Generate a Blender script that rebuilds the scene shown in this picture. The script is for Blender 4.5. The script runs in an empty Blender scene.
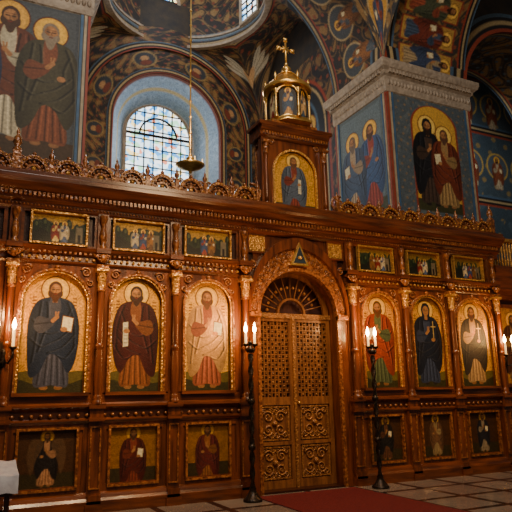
import bpy, bmesh, math, random
import numpy as np
from mathutils import Vector, Matrix
random.seed(3); np.random.seed(3)
pi=math.pi
def lin(c):
    return tuple(((x/12.92) if x<=0.04045 else ((x+0.055)/1.055)**2.4) for x in c)
def hx(s):
    return lin(tuple(int(s[i:i+2],16)/255 for i in (0,2,4)))
# ---------------------------------------------------------------- materials
def nodes(name):
    m=bpy.data.materials.new(name); m.use_nodes=True
    nt=m.node_tree; b=nt.nodes['Principled BSDF']
    return m,nt,b
def mat(name,col,rough=.5,metal=0,col2=None,scale=(8,8,8),bump=0,bscale=30,emis=None,es=0,kind='noise',coat=0):
    m,nt,b=nodes(name)
    b.inputs['Roughness'].default_value=rough; b.inputs['Metallic'].default_value=metal
    b.inputs['Base Color'].default_value=(*col,1)
    b.inputs['Coat Weight'].default_value=coat; b.inputs['Coat Roughness'].default_value=.15
    tc=nt.nodes.new('ShaderNodeTexCoord'); mp=nt.nodes.new('ShaderNodeMapping')
    nt.links.new(tc.outputs['Object'],mp.inputs[0]); mp.inputs['Scale'].default_value=scale
    if col2:
        n=nt.nodes.new('ShaderNodeTexNoise'); n.inputs['Scale'].default_value=1; n.inputs['Detail'].default_value=5
        r=nt.nodes.new('ShaderNodeValToRGB'); r.color_ramp.elements[0].position=.35; r.color_ramp.elements[1].position=.65
        r.color_ramp.elements[0].color=(*col,1); r.color_ramp.elements[1].color=(*col2,1)
        nt.links.new(mp.outputs[0],n.inputs['Vector']); nt.links.new(n.outputs['Fac'],r.inputs[0]); nt.links.new(r.outputs[0],b.inputs['Base Color'])
    if bump:
        if kind=='carve':
            v=nt.nodes.new('ShaderNodeTexVoronoi'); v.feature='SMOOTH_F1'; v.inputs['Scale'].default_value=bscale; out=v.outputs['Distance']
        else:
            v=nt.nodes.new('ShaderNodeTexNoise'); v.inputs['Scale'].default_value=bscale; out=v.outputs['Fac']
        nt.links.new(tc.outputs['Object'],v.inputs['Vector'])
        bp=nt.nodes.new('ShaderNodeBump'); bp.inputs['Strength'].default_value=bump; bp.inputs['Distance'].default_value=.02
        nt.links.new(out,bp.inputs['Height']); nt.links.new(bp.outputs[0],b.inputs['Normal'])
    if emis:
        b.inputs['Emission Color'].default_value=(*emis,1); b.inputs['Emission Strength'].default_value=es
    return m
WOOD=mat('wood',(.066,.016,.004),.28,0,(.20,.050,.011),(14,14,1.6),.15,40,coat=.4)
WOODX=mat('wood_rail',(.066,.016,.004),.28,0,(.20,.050,.011),(1.6,14,14),.15,40,coat=.4)
CARVE=mat('wood_carved',(.11,.030,.007),.3,.1,(.40,.14,.032),(20,20,20),.8,22,kind='carve',coat=.3)
DARKW=mat('wood_dark',(.025,.007,.003),.35,0,(.055,.014,.005),(10,10,2),.2,30)
DOORW=mat('wood_door',(.12,.042,.012),.38,0,(.26,.10,.027),(16,16,2),.2,30,coat=.2)
DOORC=mat('wood_door_carved',(.17,.064,.018),.38,.15,(.38,.17,.048),(25,25,25),.8,35,kind='carve')
GOLD=mat('gold_leaf',(.75,.42,.10),.32,.85,(.95,.60,.18),(12,12,12),.3,30)
GCARVE=mat('gold_carved',(.38,.16,.035),.35,.5,(.85,.46,.11),(25,25,25),.9,35,kind='carve')
IRON=mat('iron_black',(.02,.015,.012),.35,.7,(.05,.035,.025),(20,20,20),.3,40)
WAX=mat('candle_wax',(.85,.75,.5),.5,0,emis=(1,.6,.2),es=.8)
FLAME=mat('flame',(1,.6,.2),.5,0,emis=(1,.60,.20),es=80)
CLOTH=mat('white_cloth',(.75,.75,.78),.9,0,(.6,.6,.65),(10,10,10),.3,20)
CARPET=mat('red_carpet',(.12,.004,.005),.95,0,(.18,.008,.008),(30,30,30),.5,200)
STONE=mat('stone_trim',(.30,.24,.18),.6,0,(.45,.37,.28),(8,8,8),.8,14,kind='carve')
PLAST=mat('painted_plaster',hx('4e565a'),.7,0,hx('6a6860'),(3,3,3),.2,20)
PDARK=mat('painted_plaster_dark',hx('28282a'),.7,0,hx('40362a'),(3,3,3),.2,20)
PRED=mat('red_stripe',hx('8a3a2a'),.6,0,hx('9c4a36'),(6,6,6))
PCREAM=mat('cream_stripe',hx('b8a88a'),.6,0,hx('9c8c74'),(6,6,6))
PBLUE=mat('blue_stripe',hx('466a8c'),.6,0,hx('385a7c'),(6,6,6))
def paintmat(name,rough,gold=False):
    m,nt,b=nodes(name); b.inputs['Roughness'].default_value=rough; b.inputs['Specular IOR Level'].default_value=.4
    a=nt.nodes.new('ShaderNodeAttribute'); a.attribute_name='Col'
    tc=nt.nodes.new('ShaderNodeTexCoord'); n=nt.nodes.new('ShaderNodeTexNoise'); n.inputs['Scale'].default_value=22; n.inputs['Detail'].default_value=6
    mr=nt.nodes.new('ShaderNodeMapRange'); mr.inputs['From Min'].default_value=.3; mr.inputs['From Max'].default_value=.7; mr.inputs['To Min'].default_value=.75; mr.inputs['To Max'].default_value=1.2
    mx=nt.nodes.new('ShaderNodeVectorMath'); mx.operation='MULTIPLY'
    nt.links.new(tc.outputs['Object'],n.inputs['Vector']); nt.links.new(n.outputs['Fac'],mr.inputs[0])
    nt.links.new(a.outputs['Color'],mx.inputs[0]); nt.links.new(mr.outputs[0],mx.inputs[1]); nt.links.new(mx.outputs[0],b.inputs['Base Color'])
    if gold:
        nt.links.new(a.outputs['Alpha'],b.inputs['Metallic'])
        v=nt.nodes.new('ShaderNodeTexVoronoi'); v.inputs['Scale'].default_value=55; nt.links.new(tc.outputs['Object'],v.inputs['Vector'])
        bp=nt.nodes.new('ShaderNodeBump'); bp.inputs['Strength'].default_value=.35; bp.inputs['Distance'].default_value=.006
        nt.links.new(v.outputs['Distance'],bp.inputs['Height']); nt.links.new(bp.outputs[0],b.inputs['Normal'])
    return m
PAINT=paintmat('painted_surface',.6); PAINTG=paintmat('gilded_icon_surface',.42,True)
def glassmat():
    m,nt,b=nodes('stained_glass')
    tc=nt.nodes.new('ShaderNodeTexCoord'); v=nt.nodes.new('ShaderNodeTexVoronoi'); v.inputs['Scale'].default_value=7
    sp=nt.nodes.new('ShaderNodeSeparateColor')
    r=nt.nodes.new('ShaderNodeValToRGB'); e=r.color_ramp.elements; r.color_ramp.interpolation='CONSTANT'
    e[0].color=(.08,.32,.70,1); e[1].color=(.72,.90,1,1); e[1].position=.18
    for p_,c_ in((.45,(.30,.60,.88,1)),(.56,(.95,.98,1,1)),(.78,(.40,.75,.48,1)),(.84,(.95,.72,.3,1)),(.94,(.75,.25,.15,1))):
        k=r.color_ramp.elements.new(p_); k.color=c_
    nt.links.new(tc.outputs['Object'],v.inputs['Vector']); nt.links.new(v.outputs['Color'],sp.inputs[0]); nt.links.new(sp.outputs[0],r.inputs[0])
    nt.links.new(r.outputs[0],b.inputs['Emission Color']); b.inputs['Emission Strength'].default_value=2.6
    nt.links.new(r.outputs[0],b.inputs['Base Color'])
    return m
GLASS=glassmat()
def floormat():
    m,nt,b=nodes('marble_tiles'); b.inputs['Roughness'].default_value=.16
    tc=nt.nodes.new('ShaderNodeTexCoord'); br=nt.nodes.new('ShaderNodeTexBrick'); br.offset=0
    br.inputs['Scale'].default_value=1; br.inputs['Brick Width'].default_value=.9; br.inputs['Row Height'].default_value=.9
    br.inputs['Mortar Size'].default_value=.06; br.inputs['Color1'].default_value=(.34,.28,.22,1); br.inputs['Color2'].default_value=(.26,.21,.17,1); br.inputs['Mortar'].default_value=(.04,.022,.018,1)
    n=nt.nodes.new('ShaderNodeTexNoise'); n.inputs['Scale'].default_value=3; n.inputs['Detail'].default_value=8
    mr=nt.nodes.new('ShaderNodeMapRange'); mr.inputs['To Min'].default_value=.6; mr.inputs['To Max'].default_value=1.2
    mx=nt.nodes.new('ShaderNodeVectorMath'); mx.operation='MULTIPLY'
    nt.links.new(tc.outputs['Object'],br.inputs['Vector']); nt.links.new(tc.outputs['Object'],n.inputs['Vector']); nt.links.new(n.outputs['Fac'],mr.inputs[0])
    nt.links.new(br.outputs['Color'],mx.inputs[0]); nt.links.new(mr.outputs[0],mx.inputs[1]); nt.links.new(mx.outputs[0],b.inputs['Base Color'])
    return m
FLOORM=floormat()
# ---------------------------------------------------------------- mesh builder
def empty(name,loc=(0,0,0)):
    o=bpy.data.objects.new(name,None); bpy.context.collection.objects.link(o); o.location=loc; return o
class MB:
    def __init__(s): s.v=[];s.f=[];s.m=[];s.sm=[];s.mats=[]
    def mi(s,m):
        if m not in s.mats: s.mats.append(m)
        return s.mats.index(m)
    def add(s,vs,fs,m,smooth=False):
        o=len(s.v); s.v+=[tuple(v) for v in vs]; s.f+=[tuple(i+o for i in f) for f in fs]
        k=s.mi(m); s.m+=[k]*len(fs); s.sm+=[smooth]*len(fs)
    def box(s,x0,x1,y0,y1,z0,z1,m):
        vs=[(x,y,z) for x in (x0,x1) for y in (y0,y1) for z in (z0,z1)]
        s.add(vs,[(0,1,3,2),(4,6,7,5),(0,4,5,1),(2,3,7,6),(0,2,6,4),(1,5,7,3)],m)
    def prism(s,pts,a0,a1,m,ax='y'):
        n=len(pts)
        if ax=='y': vs=[(p[0],a0,p[1]) for p in pts]+[(p[0],a1,p[1]) for p in pts]
        else: vs=[(a0,p[0],p[1]) for p in pts]+[(a1,p[0],p[1]) for p in pts]
        s.add(vs,[tuple(range(n)),tuple(range(n,2*n))]+[(i,(i+1)%n,n+(i+1)%n,n+i) for i in range(n)],m)
    def ring(s,cx,cz,r0,r1,y0,y1,m,a0=0,a1=pi,n=24,q0=None,q1=None,ax='y'):
        q0=q0 or r0;q1=q1 or r1
        vs=[];fs=[]
        for i in range(n+1):
            a=a0+(a1-a0)*i/n;c=math.cos(a);t=math.sin(a)
            for (r,q,y) in ((r0,q0,y0),(r1,q1,y0),(r1,q1,y1),(r0,q0,y1)):
                p=(cx+r*c,y,cz+q*t)
                vs.append(p if ax=='y' else (y,cx+r*c,cz+q*t))
        for i in range(n):
            for j in range(4):
                fs.append((4*i+j,4*i+(j+1)%4,4*i+4+(j+1)%4,4*i+4+j))
        fs+=[(0,1,2,3),(4*n,4*n+1,4*n+2,4*n+3)]
        s.add(vs,fs,m)
    def plate(s,x0,x1,z1,cx,r,zs,y0,y1,m,n=28,ax='y'):
        A=[pi*i/n for i in range(n+1)]+[math.atan2(z1-zs,x1-cx),math.atan2(z1-zs,x0-cx)]
        A=sorted(A); vs=[];fs=[]
        for a in A:
            c=math.cos(a);t=math.sin(a)
            L=1e9
            if c>1e-6:L=min(L,(x1-cx)/c)
            if c<-1e-6:L=min(L,(x0-cx)/c)
            if t>1e-6:L=min(L,(z1-zs)/t)
            for rr in (r,L):
                for y in (y0,y1):
                    p=(cx+rr*c,zs+rr*t)
                    vs.append((p[0],y,p[1]) if ax=='y' else (y,p[0],p[1]))
        for i in range(len(A)-1):
            b=4*i
            fs+=[(b,b+2,b+6,b+4),(b+1,b+5,b+7,b+3),(b,b+4,b+5,b+1),(b+2,b+3,b+7,b+6)]
        s.add(vs,fs,m)
    def lathe(s,cx,cy,prof,m,n=16,tw=0,lobes=0,k=0):
        vs=[];fs=[];N=len(prof)
        for r,z in prof:
            for j in range(n):
                a=2*pi*j/n
                rr=r*(1+(tw*math.cos(lobes*(a)-k*z) if lobes else 0))
                vs.append((cx+rr*math.cos(a),cy+rr*math.sin(a),z))
        for i in range(N-1):
            for j in range(n):
                fs.append((i*n+j,i*n+(j+1)%n,(i+1)*n+(j+1)%n,(i+1)*n+j))
        s.add(vs,fs,m,True)
        s.add([vs[j] for j in range(n)],[tuple(range(n))],m); s.add([vs[(N-1)*n+j] for j in range(n)],[tuple(range(n))],m)
    def tube(s,pts,r,m,n=6):
        P=[Vector(p) for p in pts]; vs=[];fs=[]
        for i,p in enumerate(P):
            t=(P[min(i+1,len(P)-1)]-P[max(i-1,0)]).normalized()
            u=t.cross(Vector((0,1,0)))
            if u.length<.1:u=t.cross(Vector((1,0,0)))
            u.normalize(); w=t.cross(u)
            rr=r[i] if isinstance(r,(list,tuple)) else r
            for j in range(n):
                a=2*pi*j/n; vs.append(tuple(p+u*rr*math.cos(a)+w*rr*math.sin(a)))
        for i in range(len(P)-1):
            for j in range(n): fs.append((i*n+j,i*n+(j+1)%n,(i+1)*n+(j+1)%n,(i+1)*n+j))
        fs+=[tuple(range(n)),tuple(range((len(P)-1)*n,len(P)*n))]
        s.add(vs,fs,m,True)
    def scroll(s,cx,cz,y,R,m,flip=1,start=0,turns=1.6,th=.018,up=1):
        pts=[];rs=[]
        for i in range(22):
            t=i/21; a=start+turns*2*pi*t; r=R*(1-t)**.8+.004
            pts.append((cx+flip*r*math.cos(a),y,cz+up*r*math.sin(a))); rs.append(th*(1-.45*t))
        s.tube(pts,rs,m,5)
    def ball(s,c,r,m,n=8,sz=1):
        prof=[(max(1e-4,r*math.sin(pi*i/n)),c[2]-r*sz*math.cos(pi*i/n)) for i in range(n+1)]
        s.lathe(c[0],c[1],prof,m,n)
    def leafcap(s,cx,cy,z0,z1,r0,r1,m,half=True):
        s.lathe(cx,cy,[(r0,z0),(r0*1.25,z0+.02),(r0,z0+.04),(r0*1.02,z0+(z1-z0)*.5),(r1*.85,z1-.05),(r1*.9,z1-.04)],m,12)
        for lay in range(2):
            for j in range(8):
                a=2*pi*(j+.5*lay)/8
                h0=z0+.03+lay*(z1-z0)*.3;h1=h0+(z1-z0)*.5
                vs=[]
                for i in range(5):
                    t=i/4; rr=r0*1.05+(r1-r0)*.25*lay+(r1-r0)*1.0*t*t; z=h0+(h1-h0)*math.sin(min(t*1.25,1.25)*pi/2)
                    w=(.5+.5*math.sin(pi*min(1,t+.3)))*r0*.5*(1-t*.5)
                    for sg in(-1,1): vs.append((cx+rr*math.cos(a)-sg*w*math.sin(a),cy+rr*math.sin(a)+sg*w*math.cos(a),z))
                s.add(vs,[(2*i,2*i+1,2*i+3,2*i+2) for i in range(4)],m,True)
        s.box(cx-r1,cx+r1,cy-r1,cy+r1,z1-.045,z1,m)
    def build(s,name,parent=None):
        me=bpy.data.meshes.new(name); me.from_pydata(s.v,[],s.f)
        for m in s.mats: me.materials.append(m)
        me.polygons.foreach_set('material_index',s.m); me.polygons.foreach_set('use_smooth',s.sm)
        bm=bmesh.new(); bm.from_mesh(me); bmesh.ops.recalc_face_normals(bm,faces=bm.faces[:]); bm.to_mesh(me); bm.free()
        o=bpy.data.objects.new(name,me); bpy.context.collection.objects.link(o)
        if parent: o.parent=parent
        return o
# ---------------------------------------------------------------- painter
def smooth(pts,n=5):
    P=[np.array(p,float) for p in pts];N=len(P);o=[]
    for i in range(N):
        a,b,c,d=P[i-1],P[i],P[(i+1)%N],P[(i+2)%N]
        for k in range(n):
            t=k/n;o.append(.5*((2*b)+(-a+c)*t+(2*a-5*b+4*c-d)*t*t+(-a+3*b-3*c+d)*t**3))
    return o
class Cv:
    def __init__(s,W,H,nx,ny,base):
        s.W,s.H,s.nx,s.ny=W,H,nx,ny; k=2
        x=(np.arange(nx*k)+.5)/(nx*k)*W; y=(np.arange(ny*k)+.5)/(ny*k)*H
        s.X,s.Y=np.meshgrid(x,y); s.c=np.ones(s.X.shape+(3,))*np.array(base)
    def put(s,m,col,a=1.):
        s.c[m]=s.c[m]*(1-a)+np.array(col)*a
    def mul(s,m,f): s.c[m]=s.c[m]*f
    def pm(s,pts):
        m=np.zeros(s.X.shape,bool);n=len(pts)
        for i in range(n):
            x0,y0=pts[i];x1,y1=pts[(i+1)%n]
            if y0==y1: continue
            m^=((s.Y>min(y0,y1))&(s.Y<=max(y0,y1))&(s.X<(x1-x0)*(s.Y-y0)/(y1-y0)+x0))
        return m
    def em(s,cx,cy,rx,ry=None):
        ry=ry or rx; return ((s.X-cx)/rx)**2+((s.Y-cy)/ry)**2<1
    def lm(s,pts,w):
        m=np.zeros(s.X.shape,bool)
        for (x0,y0),(x1,y1) in zip(pts[:-1],pts[1:]):
            dx,dy=x1-x0,y1-y0;L=dx*dx+dy*dy+1e-9
            t=np.clip(((s.X-x0)*dx+(s.Y-y0)*dy)/L,0,1)
            m|=(s.X-x0-t*dx)**2+(s.Y-y0-t*dy)**2<w*w/4
        return m
    def rect(s,x0,x1,y0,y1): return (s.X>x0)&(s.X<x1)&(s.Y>y0)&(s.Y<y1)
    def noise(s,amt=.15): s.c*=1+amt*np.random.randn(*s.X.shape)[...,None]
    def out(s):
        c=s.c.reshape(s.ny,2,s.nx,2,3).mean((1,3)); return np.clip(c,0,1)
SKIN=hx('b07a4a')
def saint(cv,cx,y0,h,robe,tunic,hair=hx('3a2214'),beard=1,hood=False,hold='book',flip=1,halo=hx('e0ac48'),skin=SKIN,staff=False,ring=hx('5a2a10')):
    robe,tunic,hair,skin=map(np.array,(robe,tunic,hair,skin))
    P=lambda x,y:(cx+x*h*flip,y0+y*h)
    PS=lambda l,sm=True: smooth([P(*p) for p in l]) if sm else [P(*p) for p in l]
    c=P(0,.90)
    cv.put(cv.em(*c,.127*h),ring); cv.put(cv.em(*c,.117*h),halo); cv.put(cv.em(*c,.100*h),np.array(halo)*1.2)
    for fx in(-.06,.065):
        cv.put(cv.em(*P(fx,.022),.036*h,.02*h),skin*.7 if not hood else (.02,.015,.01))
    tm=cv.pm(PS([(-.10,.80),(-.15,.6),(-.13,.3),(-.15,.05),(-.06,.03),(0,.045),(.07,.03),(.15,.055),(.125,.35),(.14,.6),(.10,.80)]))
    cv.put(tm,tunic)
    for x in (-.095,-.045,0,.045,.09):
        cv.mul(cv.lm([P(x*.6,.5),P(x,.25),P(x*1.25,.05)],.012*h)&tm,.42)
        cv.mul(cv.lm([P(x*.6+.018,.5),P(x+.02,.25),P(x*1.25+.02,.05)],.011*h)&tm,1.6)
    mm=cv.pm(PS([(-.05,.83),(-.16,.775),(-.22,.6),(-.215,.34),(-.185,.12),(-.10,.16),(-.03,.31),(.06,.28),(.14,.15),(.205,.28),(.225,.56),(.165,.77),(.05,.83)]))
    cv.put(mm,robe); lift=robe*.45+.010
    vm=cv.pm(PS([(-.035,.83),(.035,.83),(.055,.71),(-.01,.58),(-.045,.68)]))
    cv.put(vm,tunic)
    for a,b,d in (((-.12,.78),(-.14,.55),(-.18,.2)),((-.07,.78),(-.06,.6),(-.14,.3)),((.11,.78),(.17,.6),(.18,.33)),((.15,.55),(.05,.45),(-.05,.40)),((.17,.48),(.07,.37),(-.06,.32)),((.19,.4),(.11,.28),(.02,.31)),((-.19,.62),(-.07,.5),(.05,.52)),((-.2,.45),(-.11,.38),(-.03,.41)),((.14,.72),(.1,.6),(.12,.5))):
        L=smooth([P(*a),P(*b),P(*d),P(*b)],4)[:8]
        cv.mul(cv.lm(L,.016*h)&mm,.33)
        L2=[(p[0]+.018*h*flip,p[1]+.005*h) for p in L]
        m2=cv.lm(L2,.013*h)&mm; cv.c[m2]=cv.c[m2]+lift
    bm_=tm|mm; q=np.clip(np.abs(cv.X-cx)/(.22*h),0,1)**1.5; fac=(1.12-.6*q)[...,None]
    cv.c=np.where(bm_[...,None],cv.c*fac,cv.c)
    sl=cv.pm(PS([(-.17,.55),(-.1,.50),(0,.58),(.0,.64),(-.05,.635),(-.14,.65)])); cv.put(sl,tunic*.85); cv.mul(cv.lm([P(-.16,.58),P(-.02,.6)],.012*h),.45)
    cv.put(cv.lm([P(-.01,.615),P(.025,.65)],.034*h),skin); cv.put(cv.lm([P(.025,.65),P(.035,.695)],.013*h),skin); cv.put(cv.lm([P(.015,.655),P(.012,.695)],.012*h),skin)
    if hold=='book':
        cv.put(cv.pm(PS([(.06,.53),(.16,.51),(.175,.65),(.075,.67)],False)),hx('6a3a12')); cv.put(cv.pm(PS([(.068,.54),(.153,.52),(.167,.642),(.08,.66)],False)),hx('e8dcb0'))
    elif hold=='scroll':
        cv.put(cv.pm(PS([(.07,.40),(.12,.39),(.125,.62),(.075,.63)],False)),hx('d0c6a4'))
        for yy in np.arange(.43,.6,.035): cv.mul(cv.lm([P(.08,yy),P(.113,yy)],.008*h),.4)
    elif hold=='cross':
        cv.put(cv.lm([P(.1,.55),P(.1,.76)],.012*h),hx('c8a860')); cv.put(cv.lm([P(.065,.7),P(.135,.7)],.012*h),hx('c8a860'))
    cv.put(cv.em(*P(.09,.54),.030*h,.022*h),skin)
    if hood:
        cv.put(cv.pm(PS([(-.06,.83),(-.07,.91),(-.035,.98),(.035,.98),(.07,.91),(.06,.83),(.11,.77),(-.11,.77)])),robe*.9)
    else:
        cv.put(cv.em(*P(0,.908),.060*h,.070*h),hair); cv.put(cv.em(*P(-.034,.865),.032*h,.04*h),hair); cv.put(cv.em(*P(.034,.865),.032*h,.04*h),hair)
    cv.put(cv.pm(PS([(-.022,.78),(.022,.78),(.024,.86),(-.024,.86)],False)),skin*.6)
    fm=cv.em(*P(.002,.893),.046*h,.060*h)
    cv.put(fm,skin); cv.put(cv.em(*P(-.030,.89),.018*h,.05*h)&fm,skin*.62); cv.put(cv.em(*P(.012,.915),.022*h,.022*h)&fm,skin*1.25)
    if beard:
        cv.put(cv.pm(PS([(-.044,.885),(-.04,.85),(-.025,.82-.03*beard),(0,.80-.035*beard),(.025,.82-.03*beard),(.042,.85),(.046,.885),(.02,.868),(0,.873),(-.018,.868)])),hair*1.15)
    for ex in(-.017,.021):
        cv.put(cv.lm([P(ex-.011,.902),P(ex+.011,.902)],.009*h),(.015,.01,.008)); cv.mul(cv.lm([P(ex-.014,.917),P(ex+.012,.918)],.007*h),.45)
    cv.mul(cv.lm([P(.004,.90),P(.007,.877)],.008*h),.55); cv.put(cv.lm([P(-.009,.859),P(.014,.859)],.008*h),hx('7a3020'))
def goldbg(cv,base,dark=None):
    b=np.array(base)
    v=np.sin(cv.X*70+2.2*np.sin(cv.Y*42))*np.sin(cv.Y*70+2.2*np.sin(cv.X*42))
    cv.put(v>.15,b*1.15); cv.put(v<-.55,b*.66)
    cv.noise(.10)
def arab(cv,base,c1,c2,k=14,th=.5):
    X,Y=cv.X*k,cv.Y*k
    v=np.sin(X+2*np.sin(Y*.7))*np.cos(Y+2*np.sin(X*.7)); w=np.sin(X*2.1+Y)*np.sin(Y*2.3-X)
    cv.put(v>th,c1); cv.put(w>.72,c2); cv.put(np.abs(v)<.07,np.array(c1)*.8)
def surf(name,func,cv,parent=None,gold=False):
    U,V=np.meshgrid(np.linspace(0,1,cv.nx),np.linspace(0,1,cv.ny)); x,y,z=func(U,V)
    co=np.stack([x+0*U,y+0*U,z+0*U],-1).reshape(-1,3).astype(np.float32)
    nx,ny=cv.nx,cv.ny
    i=(np.arange(ny-1)[:,None]*nx+np.arange(nx-1)[None]).ravel()
    F=np.stack([i,i+1,i+nx+1,i+nx],1)
    me=bpy.data.meshes.new(name); me.vertices.add(len(co)); me.vertices.foreach_set('co',co.ravel())
    me.loops.add(F.size); me.loops.foreach_set('vertex_index',F.ravel().astype(np.int32))
    me.polygons.add(len(F)); me.polygons.foreach_set('loop_start',(np.arange(len(F))*4).astype(np.int32))
    me.polygons.foreach_set('loop_total',np.full(len(F),4,np.int32))
    me.update(calc_edges=True); me.validate()
    a=me.color_attributes.new('Col','FLOAT_COLOR','POINT')
    c=np.ones((len(co),4),np.float32); c[:,:3]=cv.out().reshape(-1,3)
    if gold:
        isg=(c[:,0]>.28)&(c[:,2]<c[:,0]*.30)&(c[:,1]>c[:,0]*.42); c[:,3]=isg*.45
    a.data.foreach_set('color',c.ravel())
    me.materials.append(PAINTG if gold else PAINT); me.polygons.foreach_set('use_smooth',np.ones(len(F),bool))
    o=bpy.data.objects.new(name,me); bpy.context.collection.objects.link(o)
    if parent:o.parent=parent
    return o
def flatXZ(x0,x1,z0,z1,y): return lambda U,V:(x0+(x1-x0)*U,y+0*U,z0+(z1-z0)*V)

# ================================================================ ICONOSTASIS
ico=empty('iconostasis')
XE=5.02; XL=5.55
body=MB()
for sg in(-1,1):
    a,b=sorted((sg*.9,XE if sg>0 else -XL)); body.box(a,b,0.02,.3,0,4.95,DARKW)
body.box(-.9,.9,.02,.3,4.42,4.95,DARKW)
body.plate(-.9,.9,4.43,0,.82,3.0,0.0,.36,WOOD)
for sg in(-1,1):
    a,b=sorted((sg*.82,sg*.92)); body.box(a,b,0,.36,0,3.0,WOOD)
body.build('screen_body',ico)

PX=[2.38,3.58,4.88]; BC=[(1.78,.41),(2.99,.41),(4.24,.48)]
fr=MB(); pil=MB(); carv=MB()
def outline(mb,x0,x1,z0,z1,w,y0,y1,m):
    mb.box(x0,x1,y0,y1,z1-w,z1,m); mb.box(x0,x1,y0,y1,z0,z0+w,m); mb.box(x0,x0+w,y0,y1,z0+w,z1-w,m); mb.box(x1-w,x1,y0,y1,z0+w,z1-w,m)
outline(fr,-XL,-4.99,.28,1.25,.08,-.05,.02,WOOD); outline(fr,-XL,-4.99,1.54,3.6,.08,-.05,.02,WOOD); outline(fr,-XL,-4.99,3.87,4.46,.055,-.05,.02,WOODX)
for sg in(-1,1):
    edges=[1.12]+PX
    for bi,(c,hw) in enumerate(BC):
        cx=sg*c; e0,e1=edges[bi]+.07,edges[bi+1]-.07; x0,x1=sorted((sg*e0,sg*e1)); zs=3.48-hw
        fr.plate(x0,x1,3.62,cx,hw,zs,-.05,.02,WOOD)
        fr.box(x0,cx-hw,-.05,.02,1.66,zs,WOOD); fr.box(cx+hw,x1,-.05,.02,1.66,zs,WOOD); fr.box(x0,x1,-.05,.02,1.5,1.68,WOODX)
        fr.ring(cx,zs,hw-.012,hw+.018,-.085,-.05,GCARVE); fr.ring(cx,zs,hw+.018,hw+.05,-.11,-.05,CARVE)
        for s2 in(-1,1):
            a,b=sorted((cx+s2*(hw-.012),cx+s2*(hw+.018))); fr.box(a,b,-.085,-.05,1.68,zs,GCARVE)
            a,b=sorted((cx+s2*(hw+.018),cx+s2*(hw+.05))); fr.box(a,b,-.11,-.05,1.68,zs,CARVE)
            carv.scroll(cx+s2*(hw-.05),3.50,-.06,.075,CARVE,flip=-s2,start=.4)
            carv.scroll(cx+s2*(hw+.02),3.34,-.06,.05,CARVE,flip=s2,start=2)
        fr.box(cx-hw-.06,cx+hw+.06,-.12,-.05,1.64,1.69,WOODX)
        carv.ball((cx,-.07,3.555),.04,CARVE,6)
        outline(fr,x0,x1,3.87,4.46,.055,-.05,.02,WOODX)
        outline(fr,cx-.43,cx+.43,3.905,4.43,.03,-.08,-.0,GCARVE)
        outline(fr,x0,x1,.28,1.25,.10,-.05,.02,WOOD)
        lw=.34 if bi<2 else .38
        outline(fr,cx-lw-.05,cx+lw+.05,.33,1.2,.035,-.085,-.0,CARVE)
        fr.box(x0+.05,cx-lw-.03,-.03,.02,.3,1.2,WOOD); fr.box(cx+lw+.03,x1-.05,-.03,.02,.3,1.2,WOOD)
        for k in range(9):
            xx=x0+(x1-x0)*(k+.5)/9; carv.ball((xx,-.085,1.36),.028,CARVE,6)
        for k in range(11):
            xx=x0+(x1-x0)*(k+.5)/11; carv.ball((xx,-.075,3.70),.024,GCARVE,6)
    for pi_,p in enumerate([1.12]+PX):
        cx=sg*p; w=.1 if pi_ else .11
        pil.box(cx-w,cx+w,-.14,.02,0,.24,WOOD); pil.box(cx-w-.02,cx+w+.02,-.17,.02,0,.12,WOODX)
        pil.box(cx-w,cx+w,-.10,.02,.24,1.27,WOOD); outline(pil,cx-w+.02,cx+w-.02,.32,1.2,.02,-.125,-.1,CARVE)
        pil.box(cx-w-.015,cx+w+.015,-.18,.02,1.27,1.33,WOODX); pil.box(cx-w,cx+w,-.15,.02,1.33,1.45,WOOD); pil.box(cx-w-.02,cx+w+.02,-.19,.02,1.45,1.52,WOODX)
        pil.box(cx-w*.85,cx+w*.85,-.06,.02,1.52,3.9,WOOD)
        r=.052 if pi_ else .062; cy=-.125
        prof=[(r*1.5,1.52),(r*1.5,1.56),(r*1.15,1.58),(r*1.4,1.61),(r*1.0,1.64)]
        for k in range(34):
            z=1.66+k*.02; prof.append((r*(1+.22*math.sin(k/33*pi)),z))
        prof+=[(r*1.25,2.35),(r*1.3,2.38),(r*.95,2.41)]
        pil.lathe(cx,cy,prof,WOOD,16)
        pil.lathe(cx,cy,[(r*.95,2.41+(3.22-2.41)*k/30) for k in range(31)],WOOD,20,tw=.10,lobes=10,k=0)
        pil.lathe(cx,cy,[(r,3.2),(r*1.3,3.22),(r,3.25)],CARVE,14)
        pil.leafcap(cx,cy,3.25,3.56,r,r*1.75,GCARVE)
        pil.box(cx-w*.9,cx+w*.9,-.19,.02,3.56,3.62,CARVE); carv.ball((cx,-.17,3.72),.06,CARVE,8,1.2)
        carv.scroll(cx-.055,3.73,-.17,.05,CARVE,flip=-1); carv.scroll(cx+.055,3.73,-.17,.05,CARVE,flip=1)
        pil.box(cx-w-.01,cx+w+.01,-.2,.02,3.8,3.88,WOODX)
        pil.box(cx-w*.8,cx+w*.8,-.09,.02,3.88,4.46,WOOD)
        pil.lathe(cx,-.12,[(.055,3.88),(.055,3.92),(.03,3.95),(.05,4.02),(.055,4.1),(.035,4.2),(.03,4.26),(.045,4.32),(.06,4.36),(.06,4.42)],CARVE,12)
    x0,x1=sorted((sg*1.0,XE if sg>0 else -XL))
    fr.prism([(.02,0),(-.14,0),(-.14,.16),(-.11,.2),(-.09,.26),(-.05,.28),(.02,.28)],x0,x1,WOODX,'x')
    fr.prism([(.02,1.24),(-.07,1.24),(-.10,1.28),(-.10,1.3),(-.06,1.32),(-.05,1.42),(-.10,1.45),(-.15,1.48),(-.15,1.51),(-.06,1.54),(.02,1.54)],x0,x1,WOODX,'x')
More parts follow.
